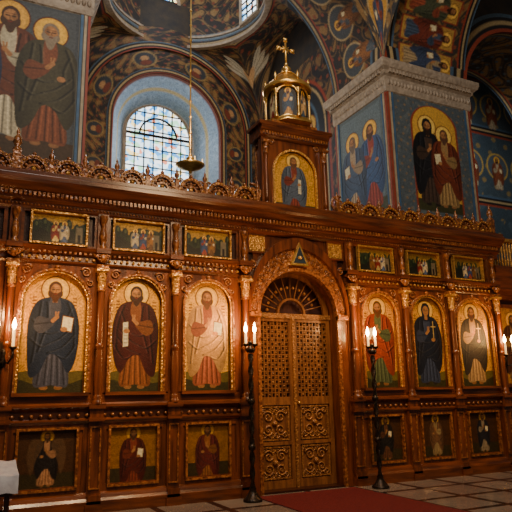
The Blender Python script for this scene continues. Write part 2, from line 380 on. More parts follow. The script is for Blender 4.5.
    fr.prism([(.02,3.6),(-.06,3.6),(-.09,3.63),(-.06,3.66),(-.05,3.74),(-.09,3.78),(-.16,3.82),(-.18,3.86),(-.05,3.89),(.02,3.89)],x0,x1,WOODX,'x')
    n=60
    for k in range(n):
        xx=x0+(x1-x0)*(k+.5)/n; fr.box(xx-.018,xx+.018,-.125,-.06,3.765,3.80,CARVE)
fr.prism([(.3,4.43),(-.05,4.43),(-.09,4.46),(-.10,4.53),(-.17,4.57),(-.19,4.66),(-.27,4.70),(-.32,4.78),(-.36,4.82),(-.36,4.88),(-.33,4.9),(-.33,4.95),(.3,4.95)],-XL-.1,5.1,WOODX,'x')
for k in range(158):
    xx=-5.55+10.55*(k+.5)/158; fr.box(xx-.02,xx+.02,-.235,-.16,4.60,4.665,CARVE)
for k in range(200):
    xx=-5.55+10.55*(k+.5)/200; carv.ball((xx,-.105,4.495),.018,CARVE,5)
fr.build('frames_and_mouldings',ico); pil.build('pilasters',ico); 
# central arch
ar=MB()
ar.ring(0,3.0,.80,.86,-.06,.05,CARVE,n=36); 
ar.ring(0,3.0,.86,1.0,-.03,.02,CARVE,n=36,q1=1.22)
ar.ring(0,3.0,1.0,1.06,-.10,.02,WOOD,n=36,q0=1.22,q1=1.42)
for sg in(-1,1):
    a,b=sorted((sg*.80,sg*.86)); ar.box(a,b,-.06,0,0.0,3.0,CARVE)
    a,b=sorted((sg*.86,sg*1.03)); ar.box(a,b,-.03,.02,0,3.0,WOOD)
    a,b=sorted((sg*.80,sg*1.03)); ar.box(a,b,-.10,.02,2.93,3.02,CARVE)
    a,b=sorted((sg*.66,sg*1.0)); ar.box(a,b,-.03,.0,4.10,4.42,GCARVE); outline(ar,a-.02,b+.02,4.08,4.44,.03,-.05,0,WOODX)
    carv.scroll(sg*.93,3.86,-.05,.07,CARVE,flip=sg,start=1)
for k in range(17):
    a=pi*(k+.5)/17; rx=.93;rz=1.04
    ar.scroll(rx*math.cos(a),3.0+rz*math.sin(a),-.04,.055,CARVE,flip=1 if k%2 else -1,start=a,th=.014)
for k in range(13):
    a=pi*(k+.5)/13; ar.scroll(.94*math.cos(a),3.0+1.12*math.sin(a),-.045,.035,CARVE,flip=-1 if k%2 else 1,start=a,th=.01)
ar.prism([(-.19,3.9),(.19,3.9),(0,4.34)],-.12,-.03,GOLD); ar.prism([(-.13,3.94),(.13,3.94),(0,4.25)],-.13,-.11,mat('eye_panel_blue',hx('22303c'),.4))
ar.lathe(0,-.13,[(.0001,4.0),(.035,4.02),(.045,4.04),(.035,4.06),(.0001,4.08)],GOLD,10)
ar.build('door_arch',ico)
# crest
cr=MB()
cr.box(-XL,XE,-.22,-.08,4.95,5.0,WOODX)
N=8
for sg in(-1,1):
    L0,L1=.86,4.94; st=(L1-L0)/N
    for k in range(N+(1 if sg<0 else 0)):
        cx=sg*(L0+st*(k+.5)); R=st*.44
        cr.ring(cx,5.0,R*.42,R*.82,-.145,-.125,WOOD,n=14)
        cr.ring(cx,5.0,R-.055,R,-.20,-.11,CARVE,n=18,q0=R-.03,q1=R+.03); cr.ring(cx,5.0,R*.36,R*.36+.035,-.19,-.12,CARVE,n=10)
        for j in range(7):
            a=pi*(j+.5)/7; c,s_=math.cos(a),math.sin(a)
            cr.tube([(cx+R*.4*c,-.155,5+R*.4*s_),(cx+R*.9*c,-.155,5+R*.92*s_)],.014,CARVE,5)
            cr.ball((cx+R*.66*c,-.16,5+R*.68*s_),.028,CARVE,5)
        for j in range(11):
            a=pi*(j+.5)/11; cr.ball((cx+(R-.025)*math.cos(a),-.2,5+R*math.sin(a)),.019,GCARVE,5)
        cr.ball((cx,-.155,5.04),.045,GCARVE,6)
        cr.ball((cx,-.155,5.0+R+.06),.035,CARVE,6)
        cr.scroll(cx-R*.78,5.0+R*.85,-.155,.045,CARVE,flip=-1,th=.014); cr.scroll(cx+R*.78,5.0+R*.85,-.155,.045,CARVE,flip=1,th=.014)
    for k in range(N+1):
        cx=sg*(L0+st*k)
        cr.box(cx-.035,cx+.035,-.2,-.11,5.0,5.18,CARVE)
        cr.lathe(cx,-.155,[(.025,5.18),(.04,5.20),(.02,5.22),(.042,5.26),(.042,5.30),(.015,5.34),(.02,5.36),(.002,5.42)],CARVE,8)
    cx=sg*4.94; cr.box(cx-.06,cx+.06,-.22,-.10,4.95,5.3,CARVE); cr.lathe(cx,-.16,[(.07,5.3),(.07,5.33),(.03,5.36),(.07,5.43),(.05,5.52),(.02,5.56),(.03,5.6),(.003,5.68)],CARVE,10)
cr.build('crest_cresting',ico)
# shrine
DZ=-.09; D=.34
sh=MB(); X=.72
sh.box(-X+.06,X-.06,.0,D-.04,4.95,6.62,WOOD)
sh.box(-X-.04,X+.04,-.14,D,5.0,5.1,WOODX)
hw=.45; zs=6.24-hw
sh.plate(-.56,.56,6.45,0,hw,zs,-.05,.0,WOOD); sh.box(-.56,-hw,-.05,0,5.06,zs,WOOD); sh.box(hw,.56,-.05,0,5.06,zs,WOOD)
sh.ring(0,zs,hw-.01,hw+.03,-.08,-.05,GCARVE)
for sg in(-1,1):
    a,b=sorted((sg*(hw-.01),sg*(hw+.03))); sh.box(a,b,-.08,-.05,5.06,zs,GCARVE)
    cx=sg*.64; sh.box(cx-.08,cx+.08,-.08,.05,5.06,6.45,WOOD)
    sh.lathe(cx,-.10,[(.06,5.06),(.06,5.12),(.035,5.15)]+[(.035+.006*math.sin(k/10*pi),5.15+k*.09) for k in range(11)]+[(.05,6.08)],WOOD,12)
    sh.leafcap(cx,-.10,6.08,6.34,.04,.075,CARVE)
    sh.scroll(sg*.92,5.27,-.1,.17,CARVE,flip=sg,start=1.2,turns=1.8,th=.03); sh.scroll(sg*.5,6.36,-.06,.06,CARVE,flip=-sg)
sh.prism([(D,6.42),(-.07,6.42),(-.12,6.46),(-.12,6.52),(-.16,6.56),(-.19,6.64),(-.19,6.70),(-.1,6.75),(D,6.75)],-.75,.75,WOODX,'x')
sh.box(-.80,.80,-.20,D+.02,6.64,6.71,WOODX)
for k in range(24):
    xx=-.72+1.44*(k+.5)/24; sh.box(xx-.018,xx+.018,-.155,-.11,6.47,6.53,CARVE)
for sg in(-1,1):
    xf=sg*(X-.06); a,b=sorted((xf,xf+sg*.03))
    sh.box(a,b,.06,.09,5.1,6.4,CARVE); sh.box(a,b,.24,.27,5.1,6.4,CARVE); sh.box(a,b,.09,.24,5.1,5.18,CARVE); sh.box(a,b,.09,.24,6.32,6.4,CARVE)
sh.box(-.5,.5,-.12,.36,6.71,6.80,CARVE)
o=sh.build('shrine_case',ico); o.location.z=DZ
carv.build('carved_bosses',ico)

# tabernacle lantern
tab=empty('gilded_tabernacle'); tab.location.z=DZ-.037; t=MB(); cx,cy=0,.14
t.lathe(cx,cy,[(.50,6.84),(.50,6.88),(.46,6.9),(.46,6.94)],GOLD,6)
R=.43
for k in range(6):
    a=2*pi*k/6+pi/6; px,py=cx+R*math.cos(a),cy+R*math.sin(a)
    t.lathe(px,py,[(.04,6.93),(.04,6.98),(.024,7.01),(.022,7.42),(.04,7.47),(.04,7.52)],GOLD,8)
    t.lathe(px,py,[(.035,7.72),(.015,7.76),(.032,7.81),(.003,7.90)],GOLD,8)
    a2=a+pi/3; qx,qy=cx+R*math.cos(a2),cy+R*math.sin(a2)
    d=Vector((qx-px,qy-py,0)); L=d.length; d.normalize()
    pts=[]
    for i in range(13):
        b=pi*i/12; pts.append(Vector((px,py,0))+d*(L/2-(L/2-.02)*math.cos(b))+Vector((0,0,7.42+.17*math.sin(b))))
    t.tube([tuple(p) for p in pts],.024,GOLD,6)
    cv=Cv(.38,.64,24,42,hx('2a2214')); cv.noise(.1); saint(cv,.19,.03,.58,hx(['e0d0a8','7a2a1c','e0c898','3c4a5a','d0a870','304060'][k]),hx(['8a5a3a','d0c8a8','8a3020','b08040','2c4a60','c0b090'][k]))
    surf('painted_panel_%d'%(k+1),(lambda px,py,d,L:(lambda U,V:(px+d.x*(.05+(L-.1)*U),py+d.y*(.05+(L-.1)*U),6.93+.64*V)))(px*.93+cx*.07,py*.93+cy*.07,d,L),cv,tab)
t.lathe(cx,cy,[(.48,7.6),(.50,7.64),(.48,7.68),(.44,7.70),(.38,7.77),(.28,7.87),(.18,7.95),(.10,8.01),(.06,8.06),(.09,8.1),(.10,8.14),(.06,8.19),(.03,8.22),(.045,8.25),(.02,8.28)],GOLD,18)
for k in range(6):
    a=2*pi*k/6+pi/6
    t.tube([(cx+r*math.cos(a),cy+r*math.sin(a),z) for r,z in ((.45,7.7),(.39,7.78),(.29,7.89),(.19,7.97),(.09,8.04))],.018,GOLD,5)
def arm(p,q): t.tube([p,q],.026,GOLD,6)
arm((cx,cy,8.26),(cx,cy,8.78)); arm((cx-.15,cy,8.58),(cx+.15,cy,8.58)); 
for p in ((cx-.16,cy,8.58),(cx+.16,cy,8.58),(cx,cy,8.80)):
    t.ball(p,.045,GOLD,6); 
    for dx,dz in((.03,.03),(-.03,.03),(.03,-.03),(-.03,-.03)): t.ball((p[0]+dx,p[1],p[2]+dz),.022,GOLD,5)
for k in range(4):
    a=pi/4+k*pi/2; t.tube([(cx,cy,8.58),(cx+.10*math.cos(a),cy,8.58+.10*math.sin(a))],.012,GOLD,4)
t.build('gilt_lantern_with_cross',tab)

# ---------------- icon paintings
def icon(x0,x1,z0,z1,y,fn,nx,ny,name='icon_painting',base=hx('b07a24')):
    cv=Cv(x1-x0,z1-z0,nx,ny,base); fn(cv); return surf(name,flatXZ(x0,x1,z0,z1,y),cv,gold=True)
specs=[
 (-BC[2][0],.48,hx('202a3e'),hx('3e404e'),hx('4a2a14'),.6,False,'book',1,hx('e0a038')),
 (-BC[1][0],.41,hx('421610'),hx('784420'),hx('3a2010'),.6,False,'scroll',-1,hx('d49630')),
 (-BC[0][0],.41,hx('c4965c'),hx('8a4a30'),hx('5a3820'),.6,False,'book',1,hx('e0a840')),
 (BC[0][0],.41,hx('7a301a'),hx('444c30'),hx('4a2e18'),.8,False,'book',-1,hx('d49636')),
 (BC[1][0],.41,hx('161a26'),hx('2c3244'),hx('3a2416'),0,True,'cross',1,hx('d49636')),
 (BC[2][0],.48,hx('342a22'),hx('b08c5c'),hx('4a2c1c'),.5,False,'cross',1,hx('e0a43a'))]
for cx,hw,robe,tun,hair,bd,hood,hold,fl,bg in specs:
    def fn(cv,robe=robe,tun=tun,hair=hair,bd=bd,hood=hood,hold=hold,fl=fl,bg=bg):
        cv.c[:]=bg; goldbg(cv,bg)
        W=cv.W
        m=cv.Y<.30+.03*np.sin(cv.X*9); cv.put(m,hx('5a4e1e')); cv.put(cv.Y<.17+.03*np.sin(cv.X*14+1),hx('302c14'))
        for s0 in(.012,W-.03): cv.put(cv.rect(s0,s0+.02,0,cv.H),hx('5a2a10'))
        for sx in(-1,1):
            for k in range(4): cv.put(cv.rect(W/2+sx*.29-.03,W/2+sx*.29+.03,1.40-.05*k,1.415-.05*k),hx('5a2410'))
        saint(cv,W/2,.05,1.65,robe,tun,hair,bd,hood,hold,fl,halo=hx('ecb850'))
    icon(cx-hw,cx+hw,1.68,3.48,0.0,fn,120,230)
low=[(.38,hx('1c1614'),hx('b8845a')),(.34,hx('4a180f'),hx('6a2e1c')),(.34,hx('56201a'),hx('7a4a22')),(.34,hx('201c18'),hx('5a3822')),(.34,hx('6a482c'),hx('9a8054')),(.38,hx('242226'),hx('8a785c'))]
for i,(hw,robe,tun) in enumerate(low):
    cx=[-BC[2][0],-BC[1][0],-BC[0][0],BC[0][0],BC[1][0],BC[2][0]][i]
    def fn(cv,robe=robe,tun=tun,i=i):
        cv.c[:]=hx('40260f')
        if i in(1,2): cv.c[:]=hx('946420')
        cv.put(cv.Y<.22,hx('342a12')); cv.noise(.15)
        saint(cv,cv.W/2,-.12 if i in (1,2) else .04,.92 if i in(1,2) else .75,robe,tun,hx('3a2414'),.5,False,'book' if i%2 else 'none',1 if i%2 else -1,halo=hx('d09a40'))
        if i==0:
            for s0 in(-1,1):
                w=smooth([(cv.W/2+s0*.05,.62),(cv.W/2+s0*.2,.68),(cv.W/2+s0*.26,.45),(cv.W/2+s0*.2,.2),(cv.W/2+s0*.14,.4)])
                cv.put(cv.pm(w),hx('5a4028'),.7)
    icon(cx-hw-.02,cx+hw+.02,.36,1.17,-.02,fn,60,70)
for i in range(6):
    cx=[-BC[2][0],-BC[1][0],-BC[0][0],BC[0][0],BC[1][0],BC[2][0]][i]
    def fn(cv,i=i):
        cv.c[:]=hx('a07c32'); goldbg(cv,hx('a07c32')); cv.put(cv.Y<.32+.06*np.sin(cv.X*9+i*2),hx('2e3820')); cv.put(cv.Y<.2+.05*np.sin(cv.X*13+i),hx('1c1c12'))
        for k in range(7):
            x=.07+.12*k; m=cv.em(x,.28+.04*math.sin(k*2+i),.05,.09); cv.put(m,hx('1c2816'))
            cv.put(cv.em(x+.01,.31+.04*math.sin(k*2+i),.02,.035),hx('505a2e'))
        for k in range(2+(i%2)):
            saint(cv,.36+.13*k,.04,.33,hx(['8a281a','d8c090','384c70','946430'][(k+i)%4]),hx(['c8a864','485876','943c28','64401e'][(k+i)%4]),halo=hx('e0b050'))
        cv.put(cv.rect(.66,.76,.06,.30),hx('7a6c50')) ; cv.put(cv.rect(.69,.73,.06,.18),hx('201610'))
    icon(cx-.41,cx+.41,3.92,4.41,-.01,fn,84,50)
def fn(cv):
    bg=hx('d8a03c'); cv.c[:]=bg; goldbg(cv,bg); cv.put(cv.Y<.16,hx('4a3a1c'))
    saint(cv,cv.W/2,-.12,1.25,hx('505a66'),hx('763426'),hx('5a3c26'),.6,False,'scroll',1,halo=hx('f0c060'))
icon(-.46,.46,5.04+DZ,6.26+DZ,-.01,fn,84,114)

# ---------------- royal door
door=empty('door_1'); d=MB()
cu=MB(); cu.box(-.82,.82,.40,.42,0,3.85,mat('backing_dark_red',(.03,.006,.006),.8,0,(.05,.01,.008),(20,20,1))); cu.build('backing_behind_door',door)  # plain dark red sheet closing the doorway behind the lattice
for sg in(-1,1):
    def B(a,b,y0,y1,z0,z1,m): 
        a,b=sorted((sg*a,sg*b)); d.box(a,b,y0,y1,z0,z1,m)
    for a,b in((.015,.09),(.73,.81)): B(a,b,.24,.31,.03,2.98,DOORW)
    for z0,z1 in((.03,.16),(1.42,1.56),(2.90,2.98),(.74,.80)): B(.09,.73,.24,.31,z0,z1,DOORW)
    B(.09,.73,.28,.30,.16,1.42,DOORW)
    for k in range(1,9): B(.09+.64*k/9-.011,.09+.64*k/9+.011,.26,.285,1.56,2.90,DOORW)
    for k in range(1,18): z=1.56+1.34*k/18; B(.09,.73,.265,.28,z-.011,z+.011,DOORW)
    for k in range(9):
        for j in range(18):
            if (k+j)%2: d.ball((sg*(.09+.64*(k+.5)/9),.27,1.56+1.34*(j+.5)/18),.02,DOORC,5)
    for zc,h in((.45,.27),(1.11,.29)):
        outlinex=sorted((sg*.12,sg*.70)); 
        outline(d,outlinex[0],outlinex[1],zc-h,zc+h,.025,.25,.28,DOORC)
        for s2 in(-1,1):
            for s3 in(-1,1):
                d.scroll(sg*.41+s2*.12,zc+s3*.11,.268,.10,DOORC,flip=s2,up=s3,start=.3,th=.019)
                d.scroll(sg*.41+s2*.21,zc+s3*.19,.268,.05,DOORC,flip=-s2,up=s3,start=.3,th=.014)
                d.scroll(sg*.41+s2*.05,zc+s3*.2,.268,.05,DOORC,flip=s2,up=s3,start=.3,th=.013)
        d.ball((sg*.41,.26,zc),.05,DOORC,8); 
d.box(-.025,.025,.20,.31,.03,2.98,DOORC); d.box(-.82,.82,.22,.34,2.96,3.05,DOORC)
d.ball((.07,.2,1.45),.03,GOLD,8); d.box(-.82,.82,-.02,.42,0,.03,DARKW)
d.ring(0,3.05,.70,.80,.25,.31,DOORW); d.ring(0,3.05,.26,.30,.25,.31,DOORW,n=14)
for k in range(1,12):
    a=pi*k/12; d.tube([(.28*math.cos(a),.28,3.05+.28*math.sin(a)),(.72*math.cos(a),.28,3.05+.72*math.sin(a))],.012,DOORW,5)
    d.ball((.5*math.cos(a+.13),.28,3.05+.5*math.sin(a+.13)),.03,DOORC,6)
d.build('carved_leaves',door)

# ---------------- candle stands
def flame(mb,x,y,z,s=1):
    mb.lathe(x,y,[(.002,z),(.014*s,z+.02*s),(.017*s,z+.04*s),(.010*s,z+.07*s),(.001,z+.10*s)],FLAME,8)
def cstand(X,Y):
    e=empty('candle_stand'); e.location=(X,Y,0)
    s=MB()
    s.lathe(0,0,[(.15,0),(.15,.03),(.13,.05),(.10,.08),(.07,.13),(.05,.17),(.06,.2)],IRON,20)
    s.lathe(0,0,[(.034,.2+.0115*k) for k in range(180)],IRON,12,tw=.32,lobes=2,k=28)
    for z in(.8,1.5): s.lathe(0,0,[(.03,z-.05),(.055,z-.03),(.06,z),(.055,z+.03),(.03,z+.05)],IRON,14)
    s.lathe(0,0,[(.03,2.27),(.06,2.30),(.075,2.33),(.035,2.36),(.03,2.42),(.05,2.44),(.02,2.46)],IRON,14)
    for sg in(-1,1):
        s.tube([(0,0,2.32),(sg*.05,0,2.28),(sg*.08,0,2.32),(sg*.08,0,2.38)],.014,IRON,6)
        s.lathe(sg*.08,0,[(.02,2.37),(.05,2.40),(.055,2.41),(.03,2.42)],IRON,12)
        s.lathe(sg*.08,0,[(.021,2.42),(.021,2.58),(.015,2.59)],WAX,10); flame(s,sg*.08,0,2.59,1.8)
    s.build('candlestick_with_candles',e)
    return e
cstand(-1.22,-.5); cstand(1.22,-.5)
def sconce(X):
    e=empty('candle_sconce'); e.location=(X,-.16,0); s=MB()
    s.lathe(0,.0,[(.002,2.02),(.03,2.05),(.05,2.12),(.03,2.2),(.04,2.25),(.02,2.3)],IRON,10)
    s.box(-.05,.05,.0,.03,1.95,2.4,IRON)
    for sg in(-1,1):
        s.tube([(0,-.02,2.12),(sg*.06,-.08,2.10),(sg*.11,-.13,2.18),(sg*.11,-.14,2.28)],.015,IRON,6)
        s.lathe(sg*.11,-.14,[(.02,2.28),(.05,2.31),(.055,2.32),(.03,2.33)],IRON,12)
        s.lathe(sg*.11,-.14,[(.021,2.33),(.021,2.55),(.015,2.56)],WAX,10); flame(s,sg*.11,-.14,2.56,1.8)
    s.build('twin_candle_arm',e)
sconce(-4.92); sconce(4.92)

# ---------------- side screen right
ss=empty('side_aisle_screen'); s=MB()
s.box(5.12,8.8,.35,.55,0,4.3,DARKW)
for k in range(4):
    x=5.25+k*1.15; s.box(x-.1,x+.1,.2,.36,0,4.3,WOOD); s.lathe(x,.2,[(.05,1.55),(.05,3.3),(.09,3.5)],WOOD,12); 
    if k<3: outline(s,x+.12,x+1.03,1.66,3.5,.08,.28,.36,WOOD); outline(s,x+.12,x+1.03,.3,1.2,.08,.28,.36,WOOD)
s.prism([(.36,1.25),(.24,1.3),(.18,1.45),(.2,1.52),(.36,1.54)],5.12,8.8,WOODX,'x')
s.prism([(.5,3.6),(.26,3.6),(.2,3.7),(.1,3.8),(.02,4.1),(-.02,4.25),(-.02,4.32),(.5,4.32)],5.12,8.8,WOODX,'x')
for k in range(40):
    x=5.15+k*.09; s.lathe(x,.2,[(.02,4.32),(.03,4.5),(.015,4.6),(.03,4.75),(.02,4.95)],GCARVE,6)
s.box(5.12,8.8,.14,.26,4.95,5.03,GCARVE); s.build('screen_frame_and_balustrade',ss)
cv=Cv(.75,1.7,40,80,hx('b08030')); goldbg(cv,hx('b08030')); saint(cv,.375,.06,1.5,hx('4a2a1c'),hx('8a6a44')); surf('side_icon',flatXZ(5.42,6.22,1.72,3.44,.33),cv,ss)

# ================================================================ ARCHITECTURE
C0=hx('94402c');C1=hx('b09a6e');C2=hx('4a6278')
def stripes(cv,lo,hi,vert=False):
    A=cv.Y if not vert else cv.X
    n=5;w=(hi-lo)/n
    for i,c in enumerate((C0,hx('222022'),C1,hx('222022'),C2)): cv.put((A>lo+w*i)&(A<lo+w*(i+1)),c)
SP=9.8; PI_=3.66; PY0=1.5; PY1=3.8; PO=6.46
def pier(sg,name):
    e=empty(name); b=MB()
    x0,x1=sorted((sg*PI_,sg*PO)); b.box(x0,x1,PY0,PY1,0,SP,PLAST)
    prof=[(0,9.0),(.03,9.02),(.05,9.1),(.05,9.42),(.10,9.46),(.12,9.54),(.20,9.6),(.24,9.7),(.24,9.8)]
    for (d0,z0),(d1,z1) in zip(prof[:-1],prof[1:]):
        v=[]
        for dd,z in((d0,z0),(d1,z1)): v+=[(x0-dd,PY0-dd,z),(x1+dd,PY0-dd,z),(x1+dd,PY1+dd,z),(x0-dd,PY1+dd,z)]
        b.add(v,[(0,1,5,4),(1,2,6,5),(2,3,7,6),(3,0,4,7)],STONE)
    dd=.24; b.add([(x0-dd,PY0-dd,SP),(x1+dd,PY0-dd,SP),(x1+dd,PY1+dd,SP),(x0-dd,PY1+dd,SP)],[(0,1,2,3)],STONE)
    for k in range(26):
        xx=x0+(x1-x0)*(k+.5)/26; b.box(xx-.03,xx+.03,PY0-.17,PY0-.07,9.48,9.58,STONE); b.ball((xx,PY0-.05,9.26),.045,STONE,6,1.8)
    for k in range(22):
        yy=PY0+(PY1-PY0)*(k+.5)/22; b.box(x0-.17,x0-.07,yy-.03,yy+.03,9.48,9.58,STONE); b.ball((x0-.05,yy,9.26),.045,STONE,6,1.8)
    for i,(m,o) in enumerate(((PRED,.03),(PCREAM,.10),(PBLUE,.17))):
        for xx in(x0+o,x1-o): b.box(xx-.025,xx+.025,PY0-.03,PY0,4,9.0,m)
        for yy in(PY0+o,PY1-o): b.box(x0-.03,x0,yy-.025,yy+.025,4,9.0,m)
    b.box(x0,x1,PY0-.05,PY0,5.6,5.75,PRED); b.box(x0-.05,x0,PY0,PY1,5.6,5.75,PRED)
    b.build('pier_shaft_and_capital',e)
    return e,x0,x1
pr,x0,x1=pier(1,'wall_pier_right')
cv=Cv(2.36,3.2,120,165,hx('546068')); W,H=cv.W,cv.H; arab(cv,None,hx('626c70'),hx('84725a'),9,.6)
def arched(m0,h_,dx=.08): 
    r=W/2-m0; return cv.rect(m0+dx,W-m0+dx,.2,H-h_)|(cv.em(W/2+dx,H-h_-.01,r,.62)&(cv.Y>H-h_-.02))
cv.put(arched(.40,.72),C0); m2=arched(.46,.74); cv.put(m2,hx('d8a848')); cv.noise(.1); cv.put(m2&(cv.Y<.5),hx('3e3e24'))
saint(cv,W*.43,.34,2.4,hx('1a1b20'),hx('44342a'),hx('2a1c14'),.6,True,'scroll',1,halo=hx('f4c864'))
saint(cv,W*.66,.34,2.2,hx('743420'),hx('a08050'),hx('5a3e2c'),.6,False,'book',-1,halo=hx('f4c864'))
surf('fresco_front',flatXZ(x0+.22,x1-.22,5.78,8.98,PY0-.015),cv,pr)
cv=Cv(1.86,3.2,90,165,hx('5c6a70'));
cv.put(cv.rect(.08,1.78,.1,3.1),hx('687a82')); cv.noise(.12); cv.put(cv.Y<.55,hx('4a4e36'))
saint(cv,1.32,.3,2.4,hx('385684'),hx('963a28'),hx('4a3020'),.6,False,'none',1,halo=hx('f0b850')); saint(cv,.55,.25,2.4,hx('425470'),hx('a8906e'),hx('6a5a4a'),.8,False,'book',-1,halo=hx('f0b850'))
surf('fresco_side',(lambda U,V:(x0-.012+0*U,PY1-.22-1.86*U,5.78+3.2*V)),cv,pr)
pl,lx0,lx1=pier(-1,'wall_pier_left')
cv=Cv(2.36,3.2,150,220,hx('44494e')); cv.put(cv.rect(.05,2.3,.1,3.15),hx('4e5356')); cv.noise(.15); cv.put(cv.Y<.45,hx('4a3826'))
saint(cv,1.12,.35,2.75,hx('683824'),hx('c0b494'),hx('4a3020'),.8,False,'scroll',-1,halo=hx('e0a844')); saint(cv,1.84,.33,2.6,hx('48432e'),hx('80482c'),hx('8a7a64'),1.2,False,'none',1,halo=hx('f0b644')); saint(cv,.45,.35,2.6,hx('3a4a6a'),hx('9a7a50'),hx('4a3a2a'),.8,False,'book',1,halo=hx('d8a040'))
surf('fresco_front',flatXZ(lx0+.22,lx1-.22,5.78,8.98,PY0-.015),cv,pl)

# east arch between piers
R=PI_
ea=empty('wall_east_arch')
cv=Cv(11.5,2.3,380,70,hx('302c2c')); arab(cv,None,hx('8c6c40'),hx('864630'),6,.5); stripes(cv,0,.3); stripes(cv,2.0,2.3)
for k in range(10):
    xx=.7+k*1.12; cv.put(cv.em(xx,1.15,.48),C1); cv.put(cv.em(xx,1.15,.43),hx('464c52')); saint(cv,xx,.25,1.15,hx('946034'),hx('545c64'),halo=hx('dcac4c'))
cv.noise(.12)
surf('arch_soffit',lambda U,V:(R*np.cos(pi*U),PY0+(PY1-PY0)*V,SP+R*np.sin(pi*U)),cv,ea)
cv=Cv(11.5,.5,380,20,hx('20242c')); stripes(cv,0,.5)
surf('arch_archivolt',lambda U,V:((R+.5*V)*np.cos(pi*U),PY0-.04+0*U,SP+(R+.5*V)*np.sin(pi*U)),cv,ea)
b=MB(); b.plate(-PO,PO,15,0,R+.02,SP,PY0,PY1,PDARK); b.build('spandrel_wall',ea)
# south arch
RS=3.2; CS=PY0-RS
sa=empty('wall_south_arch')
cv=Cv(10,2.8,320,88,hx('3a3630')); arab(cv,None,hx('8c6c40'),hx('864630'),6,.55); stripes(cv,0,.32); stripes(cv,2.48,2.8); cv.noise(.12)
for k in range(14):
    xx=.4+k*.72; cv.put(cv.rect(xx-.31,xx+.31,.5,2.3),C0); cv.put(cv.rect(xx-.28,xx+.28,.54,2.26),hx('b89048'))
    saint(cv,xx,.6,1.6,hx(['3c4862','743426','4c523c'][k%3]),hx(['a08a66','404e62','944a34'][k%3]),halo=hx('e8b858'))
surf('arch_soffit',lambda U,V:(PI_+(PO-PI_)*V,CS+RS*np.cos(pi*U),SP+RS*np.sin(pi*U)),cv,sa)
cv=Cv(10,.5,320,20,hx('20242c')); stripes(cv,0,.5)
surf('arch_archivolt',lambda U,V:(PI_-.04+0*U,CS+(RS+.5*V)*np.cos(pi*U),SP+(RS+.5*V)*np.sin(pi*U)),cv,sa)
b=MB(); b.plate(-6,PY0,15,CS,RS+.02,SP,PI_,PO,PDARK,ax='x'); b.build('spandrel_wall',sa)
pe=empty('wall_pendentive')
cv=Cv(2,3,60,90,hx('343438')); arab(cv,None,hx('8c6c40'),hx('9c8860'),5,.4); cv.put(cv.em(1,1.1,.5),C1); cv.put(cv.em(1,1.1,.45),hx('c8943c')); saint(cv,1,.3,1.3,hx('3a4866'),hx('843a28')); cv.noise(.1)
surf('pendentive_surface',lambda U,V:(PI_-(3.2*V**1.6+.02)*U*.9, PY0-(3.2*V**1.6+.02)*(1-U)*.9, SP+3.2*V),cv,pe)
# aisle arch
aa=empty('wall_aisle_arch'); r2=2.4; c2=PO+r2; SA=SP-.2
cv=Cv(7.5,2.3,240,70,hx('302c2c')); arab(cv,None,hx('8c6c40'),hx('4c5e6a'),6,.5); stripes(cv,0,.25); stripes(cv,2.05,2.3); cv.noise(.1)
surf('arch_soffit',lambda U,V:(c2+r2*np.cos(pi*U),PY0+(PY1-PY0)*V,SA+r2*np.sin(pi*U)),cv,aa)
cv=Cv(7.5,.7,240,24,hx('20242c')); stripes(cv,0,.7)
surf('arch_archivolt',lambda U,V:(c2+(r2+.6*V)*np.cos(pi*U),PY0-.03+0*U,SA+(r2+.6*V)*np.sin(pi*U)),cv,aa)
b=MB(); b.plate(PO-.02,14,15,c2,r2+.02,SA,PY0,PY1,PDARK); b.box(c2+r2,14,PY0,PY1,0,SA,PLAST); b.build('spandrel_wall',aa)
ab=empty('wall_aisle_back')
cv=Cv(7,10.5,180,260,hx('40505a')); arab(cv,None,hx('4e606a'),hx('8a784e'),3,.75)
for yy in(4.6,7.4,9.6): stripes(cv,yy,yy+.4)
for k in range(6):
    for j,yy in enumerate((6.2,8.6)):
        cv.put(cv.em(.8+k*1.25,yy,.55),hx('b89a4c')); cv.put(cv.em(.8+k*1.25,yy,.48),hx('4e5a64')); saint(cv,.8+k*1.25,yy-.9,1.3,hx('84462c'),hx('b0a080'))
cv.noise(.12)
surf('painted_wall',flatXZ(6.2,13.2,3.5,14,5.5),cv,ab)
b=MB(); b.box(6.2,13.2,5.52,5.8,0,14,PDARK); b.build('wall_core',ab)
def window(name,cx,y,zb,zs,r,nv,nh,parent=None,rot=None,fm=STONE):
    e=empty(name); b=MB()
    n=20; pts=[(-r,zb),(r,zb)]+[(r*math.cos(pi*i/n),zs+r*math.sin(pi*i/n)) for i in range(n+1)]
    b.prism(pts,.04,.06,GLASS)
    b.ring(0,zs,r-.03,r+.08,-.03,.08,fm,n=24); b.box(-r-.08,-r+.03,-.03,.08,zb,zs,fm); b.box(r-.03,r+.08,-.03,.08,zb,zs,fm); b.box(-r-.08,r+.08,-.03,.08,zb-.08,zb,fm)
    for k in range(1,nv):
        x=-r+2*r*k/nv; zt=zs+math.sqrt(max(0,r*r-x*x)); b.box(x-.018,x+.018,0,.05,zb,zt,IRON)
    H=zs+r-zb
    for k in range(1,nh):
        z=zb+H*k/nh; w=r if z<zs else math.sqrt(max(0,r*r-(z-zs)**2)); b.box(-w,w,0,.05,z-.015,z+.015,IRON)
    b.ring(0,zs,r*.55,r*.55+.055,-.01,.05,IRON,n=20); b.box(-r,r,-.01,.05,zs-.04,zs+.04,IRON)
    b.build('leaded_glazing',e); e.location=(cx,y,0)
    if rot: e.rotation_euler=(0,0,rot)
    return e
for k in range(3): window('window_%d'%(k+2),7.1+k*.95,5.4,6.3,7.1,.3,3,6)

